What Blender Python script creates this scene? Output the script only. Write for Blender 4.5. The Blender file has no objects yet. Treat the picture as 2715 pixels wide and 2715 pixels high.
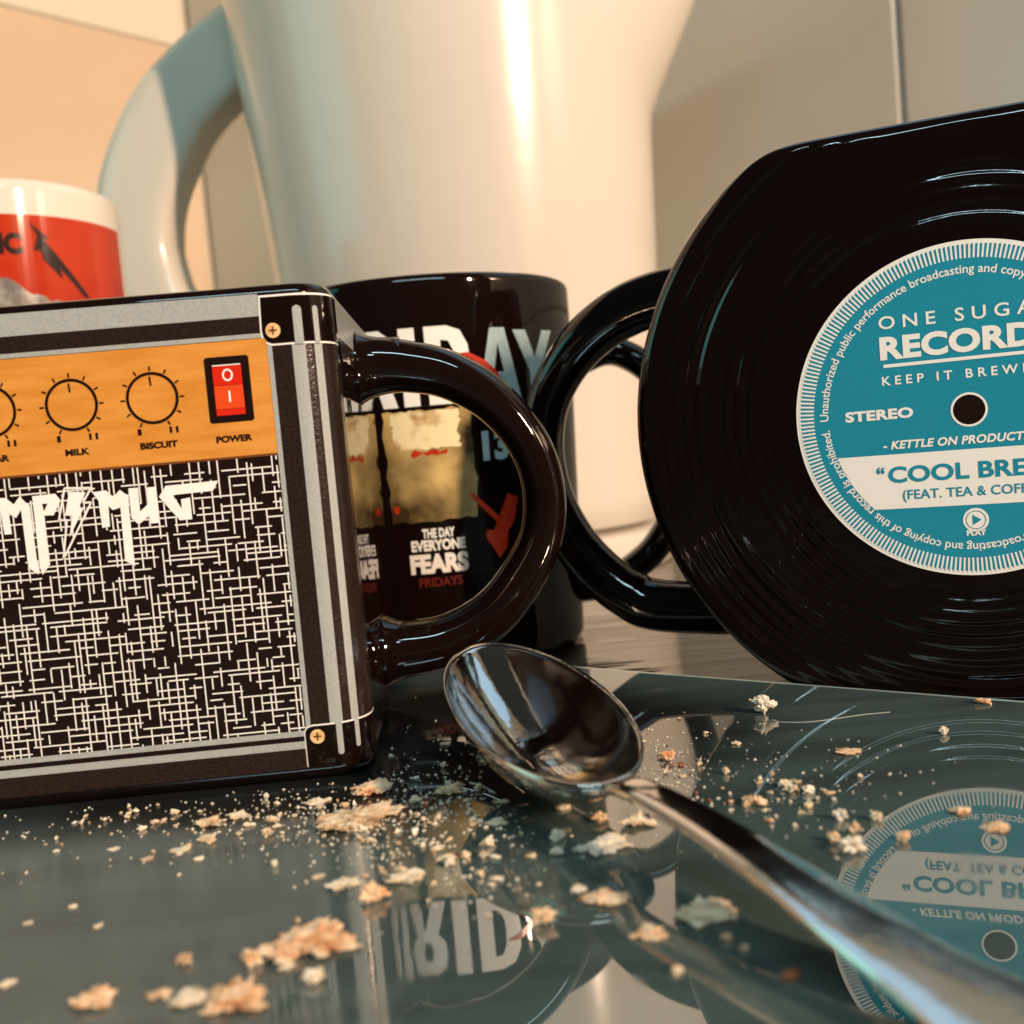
import bpy, bmesh, math, random
from mathutils import Vector, Matrix, noise
from mathutils.geometry import tessellate_polygon
PI = math.pi
S = bpy.context.scene
COL = S.collection

# ------------------------------------------------------------------ camera
H, PITCH, ROLL = 0.051, math.radians(3.9), math.radians(5.0)
F_ = Vector((0, math.cos(PITCH), -math.sin(PITCH)))
R0 = Vector((1, 0, 0)); U0 = R0.cross(F_)
R_ = R0 * math.cos(ROLL) - U0 * math.sin(ROLL)
U_ = U0 * math.cos(ROLL) + R0 * math.sin(ROLL)
cd = bpy.data.cameras.new('camera'); cam = bpy.data.objects.new('camera', cd); COL.objects.link(cam)
cam.matrix_world = Matrix(((R_.x, U_.x, -F_.x, 0), (R_.y, U_.y, -F_.y, 0), (R_.z, U_.z, -F_.z, H), (0, 0, 0, 1)))
cd.sensor_width = 36; cd.lens = 36.03; cd.clip_start = 0.005; cd.clip_end = 20
cd.dof.use_dof = True; cd.dof.focus_distance = 0.182; cd.dof.aperture_fstop = 22
S.camera = cam

def px(x, y, z=0.0):
    """world point on the level plane z under a photograph pixel (measuring aid for laying crumbs)"""
    d = F_ + R_ * ((x - 1357.5) / 2717) + U_ * ((1357.5 - y) / 2717)
    t = (z - H) / d.z
    return Vector((0, 0, H)) + d * t

# ------------------------------------------------------------------ light
w = bpy.data.worlds.new('World'); S.world = w; w.use_nodes = True
wb = w.node_tree.nodes['Background']
wb.inputs[0].default_value = (0.030, 0.032, 0.030, 1); wb.inputs[1].default_value = 1.0

def lamp(name, kind, loc, target, energy, color, size, size_y=None):
    l = bpy.data.lights.new(name, kind); o = bpy.data.objects.new(name, l); COL.objects.link(o)
    l.energy = energy; l.color = color
    if kind == 'AREA':
        l.shape = 'RECTANGLE' if size_y else 'DISK'; l.size = size
        if size_y: l.size_y = size_y
    else:
        l.shadow_soft_size = size
    o.location = loc
    d = Vector(target) - Vector(loc)
    o.rotation_euler = d.to_track_quat('-Z', 'Y').to_euler()
    return o
lamp('key_lamp', 'AREA', (1.65, -1.53, 0.95), (0.0, 0.4, 0.1), 84.0, (1.0, 0.70, 0.48), 0.06, 0.32)
lamp('second_lamp', 'POINT', (1.30, 0.10, 0.62), (0, 0, 0), 0.8, (1.0, 0.78, 0.56), 0.02)
lamp('overhead_tube', 'AREA', (0.04, -0.42, 0.66), (0.05, 0.2, 0.05), 2.6, (0.62, 0.90, 1.0), 0.55, 0.05)
lamp('added_sheen_panel', 'AREA', (0.17, 0.33, 0.38), (0.04, 0.08, 0.0), 0.085, (0.26, 0.62, 1.0), 0.24, 0.13)  # added unseen cool panel, placed for the sheen on spoon handle and rims
lamp('cool_fill', 'AREA', (-0.72, 0.12, 0.32), (-0.05, 0.45, 0.16), 0.85, (0.03, 0.72, 0.68), 0.45)

S.view_settings.view_transform = 'Standard'; S.view_settings.look = 'None'
S.view_settings.exposure = 0.15; S.view_settings.gamma = 1.0

# ------------------------------------------------------------------ materials
def nt(m): return m.node_tree.nodes, m.node_tree.links
def mat(name, col, rough=0.3, metal=0.0, ior=1.5, coat=0.0, bump=None, noise_col=None, spec=0.5):
    """bump=(scale, strength, distance); noise_col=(scale, other colour, lo, hi[, stretch])"""
    m = bpy.data.materials.new(name); m.use_nodes = True
    n, l = nt(m); b = n['Principled BSDF']
    b.inputs['Base Color'].default_value = (*col, 1); b.inputs['Roughness'].default_value = rough
    b.inputs['Metallic'].default_value = metal; b.inputs['IOR'].default_value = ior
    b.inputs['Coat Weight'].default_value = coat; b.inputs['Coat Roughness'].default_value = 0.04
    b.inputs['Specular IOR Level'].default_value = spec
    tc = n.new('ShaderNodeTexCoord')
    if noise_col:
        mp = n.new('ShaderNodeMapping'); l.new(tc.outputs['Object'], mp.inputs[0])
        if len(noise_col) > 4: mp.inputs['Scale'].default_value = noise_col[4]
        t = n.new('ShaderNodeTexNoise'); t.inputs['Scale'].default_value = noise_col[0]; t.inputs['Detail'].default_value = 9 if 'patch' in name else 4
        l.new(mp.outputs[0], t.inputs['Vector'])
        r = n.new('ShaderNodeValToRGB'); r.color_ramp.elements[0].position = noise_col[2]; r.color_ramp.elements[1].position = noise_col[3]
        r.color_ramp.elements[0].color = (*col, 1); r.color_ramp.elements[1].color = (*noise_col[1], 1)
        l.new(t.outputs['Fac'], r.inputs[0]); l.new(r.outputs[0], b.inputs['Base Color'])
    if bump:
        t2 = n.new('ShaderNodeTexNoise'); t2.inputs['Scale'].default_value = bump[0]; t2.inputs['Detail'].default_value = 3
        l.new(tc.outputs['Object'], t2.inputs['Vector'])
        bp = n.new('ShaderNodeBump'); bp.inputs['Strength'].default_value = bump[1]; bp.inputs['Distance'].default_value = bump[2]
        l.new(t2.outputs['Fac'], bp.inputs['Height']); l.new(bp.outputs[0], b.inputs['Normal'])
    return m
M = {}
M['glaze'] = mat('black_glaze', (0.0065, 0.0026, 0.0020), 0.045, bump=(120, 0.10, 0.0008))
M['record_glaze'] = mat('record_black_glaze', (0.0045, 0.0018, 0.0016), 0.07, bump=(260, 0.12, 0.0004))
M['tolex'] = mat('black_leatherette_print', (0.016, 0.009, 0.007), 0.22, bump=(1600, 0.35, 0.0002), noise_col=(2600, (0.026, 0.015, 0.011), .4, .62))
M['silver'] = mat('silver_print', (0.33, 0.355, 0.35), 0.20, bump=(2600, 0.25, 0.0002), noise_col=(3200, (0.39, 0.415, 0.41), .40, .6))
M['cream'] = mat('cream_print', (0.90, 0.89, 0.86), 0.2, noise_col=(700, (0.85, 0.83, 0.79), .45, .7))
M['orange'] = mat('orange_print', (0.60, 0.235, 0.035), 0.22, bump=(900, 0.15, 0.0002), noise_col=(420, (0.68, 0.30, 0.06), .35, .65, (0.25, 1, 1.6)))
M['ink'] = mat('black_ink', (0.012, 0.005, 0.004), 0.2)
M['red'] = mat('red_switch_print', (0.62, 0.022, 0.008), 0.2)
M['red2'] = mat('orange_red_switch_print', (0.72, 0.07, 0.015), 0.2)
M['brass'] = mat('brass_print', (0.66, 0.40, 0.16), 0.3, noise_col=(900, (0.78, 0.55, 0.28), .4, .6))
M['brassdark'] = mat('screw_cross_print', (0.16, 0.05, 0.015), 0.3)
M['blue'] = mat('blue_label_print', (0.016, 0.25, 0.37), 0.10, noise_col=(2600, (0.018, 0.265, 0.385), .4, .6))
M['label_cream'] = mat('label_cream_print', (0.86, 0.85, 0.81), 0.12)
M['white_glaze'] = mat('white_kettle_plastic', (0.66, 0.605, 0.53), 0.18, bump=(22, 0.10, 0.003), noise_col=(7, (0.69, 0.635, 0.56), .35, .65))
M['kettle_seam'] = mat('grey_kettle_seam', (0.30, 0.28, 0.25), 0.3)
M['stein_white'] = mat('white_mug_glaze', (0.74, 0.69, 0.60), 0.08)
M['stein_red'] = mat('red_mug_wrap', (0.50, 0.042, 0.012), 0.10, noise_col=(60, (0.42, 0.028, 0.01), .45, .7))
M['stein_black'] = mat('dark_logo_print', (0.030, 0.018, 0.016), 0.12)
M['stein_grey'] = mat('grey_print', (0.17, 0.15, 0.14), 0.2, noise_col=(260, (0.40, 0.37, 0.34), .4, .66))
M['shaded_print'] = mat('shaded_letter_print', (0.32, 0.44, 0.46), 0.2, noise_col=(500, (0.38, 0.48, 0.49), .4, .6))  # teal shadow over these letters is put into their colour
M['pale_print'] = mat('pale_letter_print', (0.85, 0.84, 0.80), 0.2)
M['red_print'] = mat('red_print', (0.50, 0.035, 0.012), 0.2, noise_col=(500, (0.34, 0.02, 0.01), .4, .7))
M['darkred_print'] = mat('dark_red_print', (0.12, 0.018, 0.012), 0.2)
M['patch'] = mat('weathered_patch_print', (0.045, 0.026, 0.010), 0.2, noise_col=(60, (0.62, 0.44, 0.17), .36, .66))
M['patch2'] = mat('pale_patch_print', (0.82, 0.70, 0.42), 0.2, noise_col=(170, (0.40, 0.22, 0.07), .48, .66))
M['steel'] = mat('polished_steel', (0.62, 0.58, 0.54), 0.10, 1.0, bump=(380, 0.10, 0.0004))
def steel_wear(m):
    n, l = nt(m); b = n['Principled BSDF']; tc = n.new('ShaderNodeTexCoord')
    mp = n.new('ShaderNodeMapping'); mp.inputs['Rotation'].default_value = (0, 0, math.radians(68)); mp.inputs['Scale'].default_value = (160, 160, 160); l.new(tc.outputs['Object'], mp.inputs[0])
    t = n.new('ShaderNodeTexNoise'); t.inputs['Scale'].default_value = 1; t.inputs['Detail'].default_value = 4; l.new(mp.outputs[0], t.inputs['Vector'])
    r = n.new('ShaderNodeMapRange'); r.inputs[1].default_value = .35; r.inputs[2].default_value = .7; r.inputs[3].default_value = .06; r.inputs[4].default_value = .15; l.new(t.outputs['Fac'], r.inputs[0]); l.new(r.outputs[0], b.inputs['Roughness'])
steel_wear(M['steel'])
M['fibre'] = mat('white_fibre', (0.75, 0.75, 0.7), 0.6)
M['grout'] = mat('grout', (0.74, 0.66, 0.54), 0.8)
M['tile'] = mat('cream_wall_tile', (0.83, 0.635, 0.46), 0.18, noise_col=(5, (0.78, 0.59, 0.425), .4, .6), bump=(9, 0.1, 0.004))
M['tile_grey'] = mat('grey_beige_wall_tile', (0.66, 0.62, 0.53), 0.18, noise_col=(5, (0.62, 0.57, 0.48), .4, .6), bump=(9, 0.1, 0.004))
M['tile_pale'] = mat('pale_wall_tile', (0.88, 0.80, 0.67), 0.18, bump=(9, 0.1, 0.004))

def crumb_mat(name, a, b_, c_):
    m = bpy.data.materials.new(name); m.use_nodes = True; n, l = nt(m); b = n['Principled BSDF']
    tc = n.new('ShaderNodeTexCoord'); t = n.new('ShaderNodeTexNoise'); t.inputs['Scale'].default_value = 420; t.inputs['Detail'].default_value = 6
    g = n.new('ShaderNodeNewGeometry'); l.new(g.outputs['Position'], t.inputs['Vector'])
    r = n.new('ShaderNodeValToRGB'); e = r.color_ramp.elements
    e[0].position = .34; e[0].color = (*a, 1); e[1].position = .66; e[1].color = (*c_, 1); k = e.new(.5); k.color = (*b_, 1)
    l.new(t.outputs['Fac'], r.inputs[0]); l.new(r.outputs[0], b.inputs['Base Color'])
    b.inputs['Roughness'].default_value = .75
    t2 = n.new('ShaderNodeTexNoise'); t2.inputs['Scale'].default_value = 1500; l.new(g.outputs['Position'], t2.inputs['Vector'])
    bp = n.new('ShaderNodeBump'); bp.inputs['Strength'].default_value = .6; bp.inputs['Distance'].default_value = .0004
    l.new(t2.outputs['Fac'], bp.inputs['Height']); l.new(bp.outputs[0], b.inputs['Normal'])
    b.inputs['Subsurface Weight'].default_value = 0.0
    return m
CR = {'pale': crumb_mat('pale_crumb', (.52, .40, .25), (.74, .62, .45), (.84, .76, .62)),
      'white': crumb_mat('white_crumb', (.62, .55, .42), (.76, .70, .58), (.84, .80, .70)),
      'tan': crumb_mat('tan_crumb', (.42, .25, .13), (.68, .50, .32), (.78, .66, .48)),
      'orange': crumb_mat('toasted_crumb', (.58, .27, .11), (.76, .52, .32), (.82, .68, .50)),
      'brown': crumb_mat('dark_toasted_crumb', (.20, .05, .015), (.32, .10, .035), (.46, .20, .08))}

def board_mat():
    m = bpy.data.materials.new('dark_glass_board'); m.use_nodes = True; n, l = nt(m); b = n['Principled BSDF']
    b.inputs['IOR'].default_value = 3.0; b.inputs['Roughness'].default_value = 0.012
    tc = n.new('ShaderNodeTexCoord')
    # film of dried wiping marks: elongated noise
    mp = n.new('ShaderNodeMapping'); mp.inputs['Rotation'].default_value = (0, 0, math.radians(12)); mp.inputs['Scale'].default_value = (9, 60, 1)
    l.new(tc.outputs['Object'], mp.inputs[0])
    t = n.new('ShaderNodeTexNoise'); t.inputs['Scale'].default_value = 1.6; t.inputs['Detail'].default_value = 5; t.inputs['Distortion'].default_value = .6
    l.new(mp.outputs[0], t.inputs['Vector'])
    r = n.new('ShaderNodeMapRange'); r.inputs[1].default_value = .30; r.inputs[2].default_value = .72; r.inputs[3].default_value = .55; r.inputs[4].default_value = 1.25
    l.new(t.outputs['Fac'], r.inputs[0])
    # film thins to darker glass round the foot of the square mug
    sp = n.new('ShaderNodeVectorMath'); sp.operation = 'SUBTRACT'; sp.inputs[1].default_value = (-0.028, 0.176, 0); l.new(tc.outputs['Object'], sp.inputs[0])
    sc = n.new('ShaderNodeVectorMath'); sc.operation = 'MULTIPLY'; sc.inputs[1].default_value = (0.78, 1.35, 0); l.new(sp.outputs[0], sc.inputs[0])
    ln = n.new('ShaderNodeVectorMath'); ln.operation = 'LENGTH'; l.new(sc.outputs[0], ln.inputs[0])
    t3 = n.new('ShaderNodeTexNoise'); t3.inputs['Scale'].default_value = 28; t3.inputs['Detail'].default_value = 2; l.new(tc.outputs['Object'], t3.inputs['Vector'])
    ad = n.new('ShaderNodeMath'); ad.operation = 'MULTIPLY_ADD'; ad.inputs[1].default_value = .022; l.new(t3.outputs['Fac'], ad.inputs[0]); l.new(ln.outputs['Value'], ad.inputs[2])
    r2 = n.new('ShaderNodeMapRange'); r2.inputs[1].default_value = .050; r2.inputs[2].default_value = .076; r2.inputs[3].default_value = .10; r2.inputs[4].default_value = 1; r2.interpolation_type = 'SMOOTHSTEP'
    l.new(ad.outputs[0], r2.inputs[0])
    mu = n.new('ShaderNodeMath'); mu.operation = 'MULTIPLY'; l.new(r.outputs[0], mu.inputs[0]); l.new(r2.outputs[0], mu.inputs[1])
    mx = n.new('ShaderNodeMix'); mx.data_type = 'RGBA'; mx.inputs[6].default_value = (.010, .007, .006, 1); mx.inputs[7].default_value = (.076, .116, .112, 1)
    l.new(mu.outputs[0], mx.inputs[0]); l.new(mx.outputs[2], b.inputs['Base Color'])
    # dull greasy haze on the left part, fine dust specks
    sx = n.new('ShaderNodeSeparateXYZ'); l.new(tc.outputs['Object'], sx.inputs[0])
    hx = n.new('ShaderNodeMapRange'); hx.inputs[1].default_value = -.010; hx.inputs[2].default_value = -.030; hx.inputs[3].default_value = 0; hx.inputs[4].default_value = 1; hx.interpolation_type = 'SMOOTHSTEP'; l.new(sx.outputs[0], hx.inputs[0])
    hn = n.new('ShaderNodeTexNoise'); hn.inputs['Scale'].default_value = 22; hn.inputs['Detail'].default_value = 2; l.new(tc.outputs['Object'], hn.inputs['Vector'])
    hr = n.new('ShaderNodeMapRange'); hr.inputs[1].default_value = .34; hr.inputs[2].default_value = .62; hr.inputs[3].default_value = .04; hr.inputs[4].default_value = .24; l.new(hn.outputs['Fac'], hr.inputs[0])
    hm = n.new('ShaderNodeMath'); hm.operation = 'MULTIPLY'; l.new(hx.outputs[0], hm.inputs[0]); l.new(hr.outputs[0], hm.inputs[1])
    ha = n.new('ShaderNodeMath'); ha.operation = 'ADD'; ha.inputs[1].default_value = .014
    fs = n.new('ShaderNodeTexNoise'); fs.inputs['Scale'].default_value = 55; fs.inputs['Detail'].default_value = 6; fs.inputs['Distortion'].default_value = 1.2; l.new(tc.outputs['Object'], fs.inputs['Vector'])
    fr = n.new('ShaderNodeMapRange'); fr.inputs[1].default_value = .55; fr.inputs[2].default_value = .72; fr.inputs[3].default_value = 0; fr.inputs[4].default_value = .07; l.new(fs.outputs['Fac'], fr.inputs[0])
    h0 = n.new('ShaderNodeMath'); h0.operation = 'ADD'; l.new(hm.outputs[0], h0.inputs[0]); l.new(fr.outputs[0], h0.inputs[1]); l.new(h0.outputs[0], ha.inputs[0]); l.new(ha.outputs[0], b.inputs['Roughness'])
    # fine scratches
    wv = n.new('ShaderNodeTexVoronoi'); wv.feature = 'DISTANCE_TO_EDGE'; wv.inputs['Scale'].default_value = 16
    mp2 = n.new('ShaderNodeMapping'); mp2.inputs['Rotation'].default_value = (0, 0, .5); mp2.inputs['Scale'].default_value = (.5, 3, 1); l.new(tc.outputs['Object'], mp2.inputs[0]); l.new(mp2.outputs[0], wv.inputs['Vector'])
    return m
M['board'] = board_mat()
M['board_edge'] = mat('green_edge_highlight', (0.50, 0.68, 0.60), 0.12, ior=1.5)  # green glass edge; its bright highlight line is put into the pale colour

def counter_mat():
    m = bpy.data.materials.new('dark_gloss_worktop'); m.use_nodes = True; n, l = nt(m); b = n['Principled BSDF']
    b.inputs['Base Color'].default_value = (.030, .016, .010, 1); b.inputs['Roughness'].default_value = .05; b.inputs['IOR'].default_value = 2.2
    tc = n.new('ShaderNodeTexCoord'); mp = n.new('ShaderNodeMapping'); mp.inputs['Scale'].default_value = (3, 30, 1); l.new(tc.outputs['Object'], mp.inputs[0])
    t = n.new('ShaderNodeTexNoise'); t.inputs['Scale'].default_value = 3.0; t.inputs['Detail'].default_value = 3; l.new(mp.outputs[0], t.inputs['Vector'])
    bp = n.new('ShaderNodeBump'); bp.inputs['Strength'].default_value = .30; bp.inputs['Distance'].default_value = .0022
    l.new(t.outputs['Fac'], bp.inputs['Height']); l.new(bp.outputs[0], b.inputs['Normal'])
    return m
M['counter'] = counter_mat()

# ------------------------------------------------------------------ object helpers
def tag(o, label=None, cat=None, group=None, kind=None):
    if label: o['label'] = label
    if cat: o['category'] = cat
    if group: o['group'] = group
    if kind: o['kind'] = kind
    return o
def empty(name, M_, label, cat, group=None):
    o = bpy.data.objects.new(name, None); o.empty_display_size = .01; COL.objects.link(o); o.matrix_world = M_
    return tag(o, label, cat, group)
def link(name, me, mt, parent=None, smooth=True):
    o = bpy.data.objects.new(name, me); COL.objects.link(o)
    if mt: me.materials.append(mt)
    if smooth and len(me.polygons): me.polygons.foreach_set('use_smooth', [True] * len(me.polygons))
    if parent: o.parent = parent
    return o
def mesh(name, verts, faces):
    me = bpy.data.meshes.new(name); me.from_pydata([tuple(v) for v in verts], [], faces); me.update(); return me
def from_bm(name, bm):
    me = bpy.data.meshes.new(name); bm.to_mesh(me); bm.free(); return me
def fix_normals(me):
    bm = bmesh.new(); bm.from_mesh(me); bmesh.ops.recalc_face_normals(bm, faces=bm.faces); bm.to_mesh(me); bm.free()
def loft(rings, close=True, cap0=True, cap1=True):
    n = len(rings[0]); v = [p for r in rings for p in r]; f = []
    for i in range(len(rings) - 1):
        for j in range(n if close else n - 1):
            a = i * n + j; b = i * n + (j + 1) % n; f.append((a, b, b + n, a + n))
    if cap0: f.append(tuple(range(n))[::-1])
    if cap1: f.append(tuple(range((len(rings) - 1) * n, len(rings) * n)))
    return v, f
def catmull(pts, k=8):
    P = [Vector(p) for p in pts]; P = [P[0] * 2 - P[1]] + P + [P[-1] * 2 - P[-2]]; out = []
    for i in range(1, len(P) - 2):
        for j in range(k):
            t = j / k; a, b, c, d = P[i - 1:i + 3]
            out.append(.5 * ((2 * b) + (c - a) * t + (2 * a - 5 * b + 4 * c - d) * t * t + (3 * b - a - 3 * c + d) * t ** 3))
    out.append(P[-2]); return out
def sweep(path, normal, half_in, half_n, n=28, e=2.0, k=8, groove=0.0):
    """sweep a superellipse along a path lying in the plane with the given normal; half_in may be a list per path point"""
    c = catmull(path, k); N = Vector(normal).normalized(); m = len(c); rings = []
    hi = half_in if isinstance(half_in, list) else [half_in] * len(path)
    for i, p in enumerate(c):
        T = (c[min(i + 1, m - 1)] - c[max(i - 1, 0)]).normalized(); B = T.cross(N).normalized()
        q = i / (m - 1) * (len(path) - 1); q0 = min(int(q), len(path) - 2); h = hi[q0] + (hi[q0 + 1] - hi[q0]) * (q - q0)
        r = []
        for j in range(n):
            a = 2 * PI * j / n; ca, sa = math.cos(a), math.sin(a)
            r.append(p + B * (h * math.copysign(abs(ca) ** (2 / e), ca)) + N * (half_n * math.copysign(abs(sa) ** (2 / e), sa)))
        rings.append(r)
    return loft(rings)

# flat print: polygons in (s, z) then mapped onto a surface --------------------
def poly_bm(bm, outer, holes=()):
    loops = [[Vector((x, 0, z)) for x, z in outer]] + [[Vector((x, 0, z)) for x, z in h] for h in holes]
    flat = [p for lp in loops for p in lp]
    vs = [bm.verts.new(p) for p in flat]
    for t in tessellate_polygon([[Vector((p.x, p.z, 0)) for p in lp] for lp in loops]):
        if len(set(t)) == 3:
            try: bm.faces.new([vs[i] for i in t])
            except ValueError: pass
def rect_bm(bm, x0, x1, z0, z1):
    poly_bm(bm, [(x0, z0), (x1, z0), (x1, z1), (x0, z1)])
def circ(cx, cz, r, n=40, a0=0): return [(cx + r * math.cos(a0 + 2 * PI * i / n), cz + r * math.sin(a0 + 2 * PI * i / n)) for i in range(n)]
def ring_bm(bm, cx, cz, r0, r1, n=56):
    a = [bm.verts.new((x, 0, z)) for x, z in circ(cx, cz, r0, n)]; b = [bm.verts.new((x, 0, z)) for x, z in circ(cx, cz, r1, n)]
    for i in range(n): bm.faces.new((a[i], b[i], b[(i + 1) % n], a[(i + 1) % n]))
def seg_bm(bm, x0, z0, x1, z1, wd):
    d = Vector((x1 - x0, z1 - z0)); d.normalize(); p = Vector((-d.y, d.x)) * wd / 2
    poly_bm(bm, [(x0 + p.x, z0 + p.y), (x0 - p.x, z0 - p.y), (x1 - p.x, z1 - p.y), (x1 + p.x, z1 + p.y)])
def text_bm(bm, s, x0, x1, z0, cap, bold=.02, space=1.0, shear=0.0, tall=None):
    """text whose ink runs x0..x1 with baseline z0 and capital height cap"""
    cu = bpy.data.curves.new('t', 'FONT'); cu.body = s; cu.size = 1; cu.offset = bold; cu.space_character = space; cu.shear = shear; cu.resolution_u = 4
    ob = bpy.data.objects.new('t', cu); COL.objects.link(ob); dg = bpy.context.evaluated_depsgraph_get()
    me = bpy.data.meshes.new_from_object(ob.evaluated_get(dg)); COL.objects.unlink(ob)
    xs = [v.co.x for v in me.vertices]; a, b = min(xs), max(xs); kx = (x1 - x0) / (b - a); kz = cap / (.70 + 2 * bold)
    base = len(bm.verts); vs = [bm.verts.new((x0 + (v.co.x - a) * kx, 0, z0 + (v.co.y + bold) * kz)) for v in me.vertices]
    for p in me.polygons:
        try: bm.faces.new([vs[i] for i in p.vertices])
        except ValueError: pass
    bpy.data.objects.remove(ob); bpy.data.curves.remove(cu); bpy.data.meshes.remove(me)
def decal(name, bm, fn, mt, parent, cuts=None):
    if cuts:
        a, b, st = cuts; x = a
        while x < b:
            g = bm.verts[:] + bm.edges[:] + bm.faces[:]
            bmesh.ops.bisect_plane(bm, geom=g, plane_co=(x, 0, 0), plane_no=(1, 0, 0)); x += st
    for v in bm.verts: v.co = fn(v.co.x, v.co.z)
    return link(name, from_bm(name, bm), mt, parent, smooth=False)

# ------------------------------------------------------------------ setting
TB = -0.005   # worktop level; the glass board's top is z = 0
def slab(name, poly, z0, z1, mt, bevel=0.0, seg=3, kind='structure'):
    bm = bmesh.new(); vs = [bm.verts.new((x, y, z0)) for x, y in poly]; f = bm.faces.new(vs)
    r = bmesh.ops.extrude_face_region(bm, geom=[f]); bmesh.ops.translate(bm, vec=(0, 0, z1 - z0), verts=[g for g in r['geom'] if isinstance(g, bmesh.types.BMVert)])
    bmesh.ops.recalc_face_normals(bm, faces=bm.faces)
    if bevel: bmesh.ops.bevel(bm, geom=[e for e in bm.edges if abs(e.verts[0].co.z - z1) < 1e-6 and abs(e.verts[1].co.z - z1) < 1e-6], offset=bevel, segments=seg, profile=.5, affect='EDGES')
    return from_bm(name, bm)
CX, CY = -0.265, 1.0                     # corner where the two tiled walls meet
RD = Vector((0.70, -0.714, 0)).normalized(); LD = Vector((-0.683, -0.73, 0)).normalized()
cnt = [(-1.3, -.5), (1.3, -.5), (1.35, -.49), (CX + RD.x * 2.2, CY + RD.y * 2.2), (CX, CY), (CX + LD.x * 2.1, CY + LD.y * 2.1)]
o = link('worktop', slab('worktop', cnt, TB - .03, TB, M['counter']), M['counter'], smooth=False); tag(o, kind='structure')

def wall(name, D, z_off, first, pale_row, top):
    N = Vector((-D.y, D.x, 0)) if D is LD else Vector((D.y, -D.x, 0))   # towards the room
    if N.dot(Vector((0.2, -0.9, 0))) < 0: N = -N
    root = empty(name, Matrix.Translation((CX, CY, TB)), 'left tiled wall lit peach by the lamp' if D is LD else 'grey beige tiled wall behind the white kettle and record mug', 'wall')
    root['kind'] = 'structure'
    th = .02; A = Vector((0, 0, 0)); L = 2.0; hgt = 1.1
    p = [A, A + D * L, A + D * L - N * th, A - N * th]
    v = [q for q in p] + [q + Vector((0, 0, hgt)) for q in p]
    f = [(0, 1, 2, 3), (7, 6, 5, 4), (0, 4, 5, 1), (1, 5, 6, 2), (2, 6, 7, 3), (3, 7, 4, 0)]
    me = mesh('grout_bed', v, f); fix_normals(me); link('grout_bed', me, M['grout'], root, False)
    tw, thh, g, dp = .30, .30, .0022, .003
    cols = [(0.006, first)] + [(first + i * tw, first + (i + 1) * tw) for i in range(5)]
    z0 = (z_off - TB) - math.ceil((z_off - TB) / thh) * thh
    for (a, b) in cols:
        for r in range(8):
            za, zb = z0 + r * thh, z0 + (r + 1) * thh
            za = max(za, 0); 
            if zb > hgt: continue
            bm = bmesh.new()
            P0 = A + D * (a + g / 2) + Vector((0, 0, za + g / 2)); 
            q = [P0, P0 + D * (b - a - g), P0 + D * (b - a - g) + Vector((0, 0, zb - za - g)), P0 + Vector((0, 0, zb - za - g))]
            vs = [bm.verts.new(x + N * .0005) for x in q]; ff = bm.faces.new(vs)
            ex = bmesh.ops.extrude_face_region(bm, geom=[ff]); ev = [x for x in ex['geom'] if isinstance(x, bmesh.types.BMVert)]
            bmesh.ops.translate(bm, vec=N * dp, verts=ev); bmesh.ops.recalc_face_normals(bm, faces=bm.faces)
            fe = [e for e in bm.edges if all(vv in ev for vv in e.verts)]
            bmesh.ops.bevel(bm, geom=fe, offset=.0018, segments=2, profile=.5, affect='EDGES')
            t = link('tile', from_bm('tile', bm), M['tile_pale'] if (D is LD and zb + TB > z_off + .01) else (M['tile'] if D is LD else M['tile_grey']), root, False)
    return root
wall('left_wall', LD, 0.444, 0.34, None, None)
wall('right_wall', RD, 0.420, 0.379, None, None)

# glass board -----------------------------------------------------------------
bd = Vector((0.792, -0.610))
b2 = Vector((0.0841, 0.1714)); b1 = Vector((0.0247, 0.2171))
pts = [(.34, -.12), (.34, (b2 + bd * .31).y), tuple(b2), tuple(b1), (.0122, .2270), (.0035, .2332), (-.004, .2372), (-.013, .2402), (-.024, .2420), (-.24, .2430), (-.24, -.12)]
def inset(poly, d):
    out = []; n = len(poly)
    area = sum(poly[i][0] * poly[(i + 1) % n][1] - poly[(i + 1) % n][0] * poly[i][1] for i in range(n)); sg = 1 if area > 0 else -1
    for i in range(n):
        a, b, c = Vector(poly[i - 1]), Vector(poly[i]), Vector(poly[(i + 1) % n]); e1 = (b - a).normalized(); e2 = (c - b).normalized()
        n1 = Vector((-e1.y, e1.x)) * sg; n2 = Vector((-e2.y, e2.x)) * sg; m = (n1 + n2).normalized()
        out.append(b + m * (d / max(.3, m.dot(n1))))
    return out
rgs = [[(p.x, p.y, z) for p in inset(pts, d)] for d, z in ((.0026, 0.0), (.0006, -.00030), (.0001, -.0008), (0, -.0016), (0, TB + .0006), (.0006, TB + .00005))]
v, f = loft(rgs); bm_me = mesh('glass_board', v, f); fix_normals(bm_me)
board = link('glass_board', bm_me, M['board'], smooth=False)
tag(board, 'dark teal glass worktop saver littered with toast crumbs under the spoon', 'glass board')
bm_me.materials.append(M['board_edge'])
for p in bm_me.polygons:
    if p.normal.z < .9999: p.material_index = 1

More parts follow.
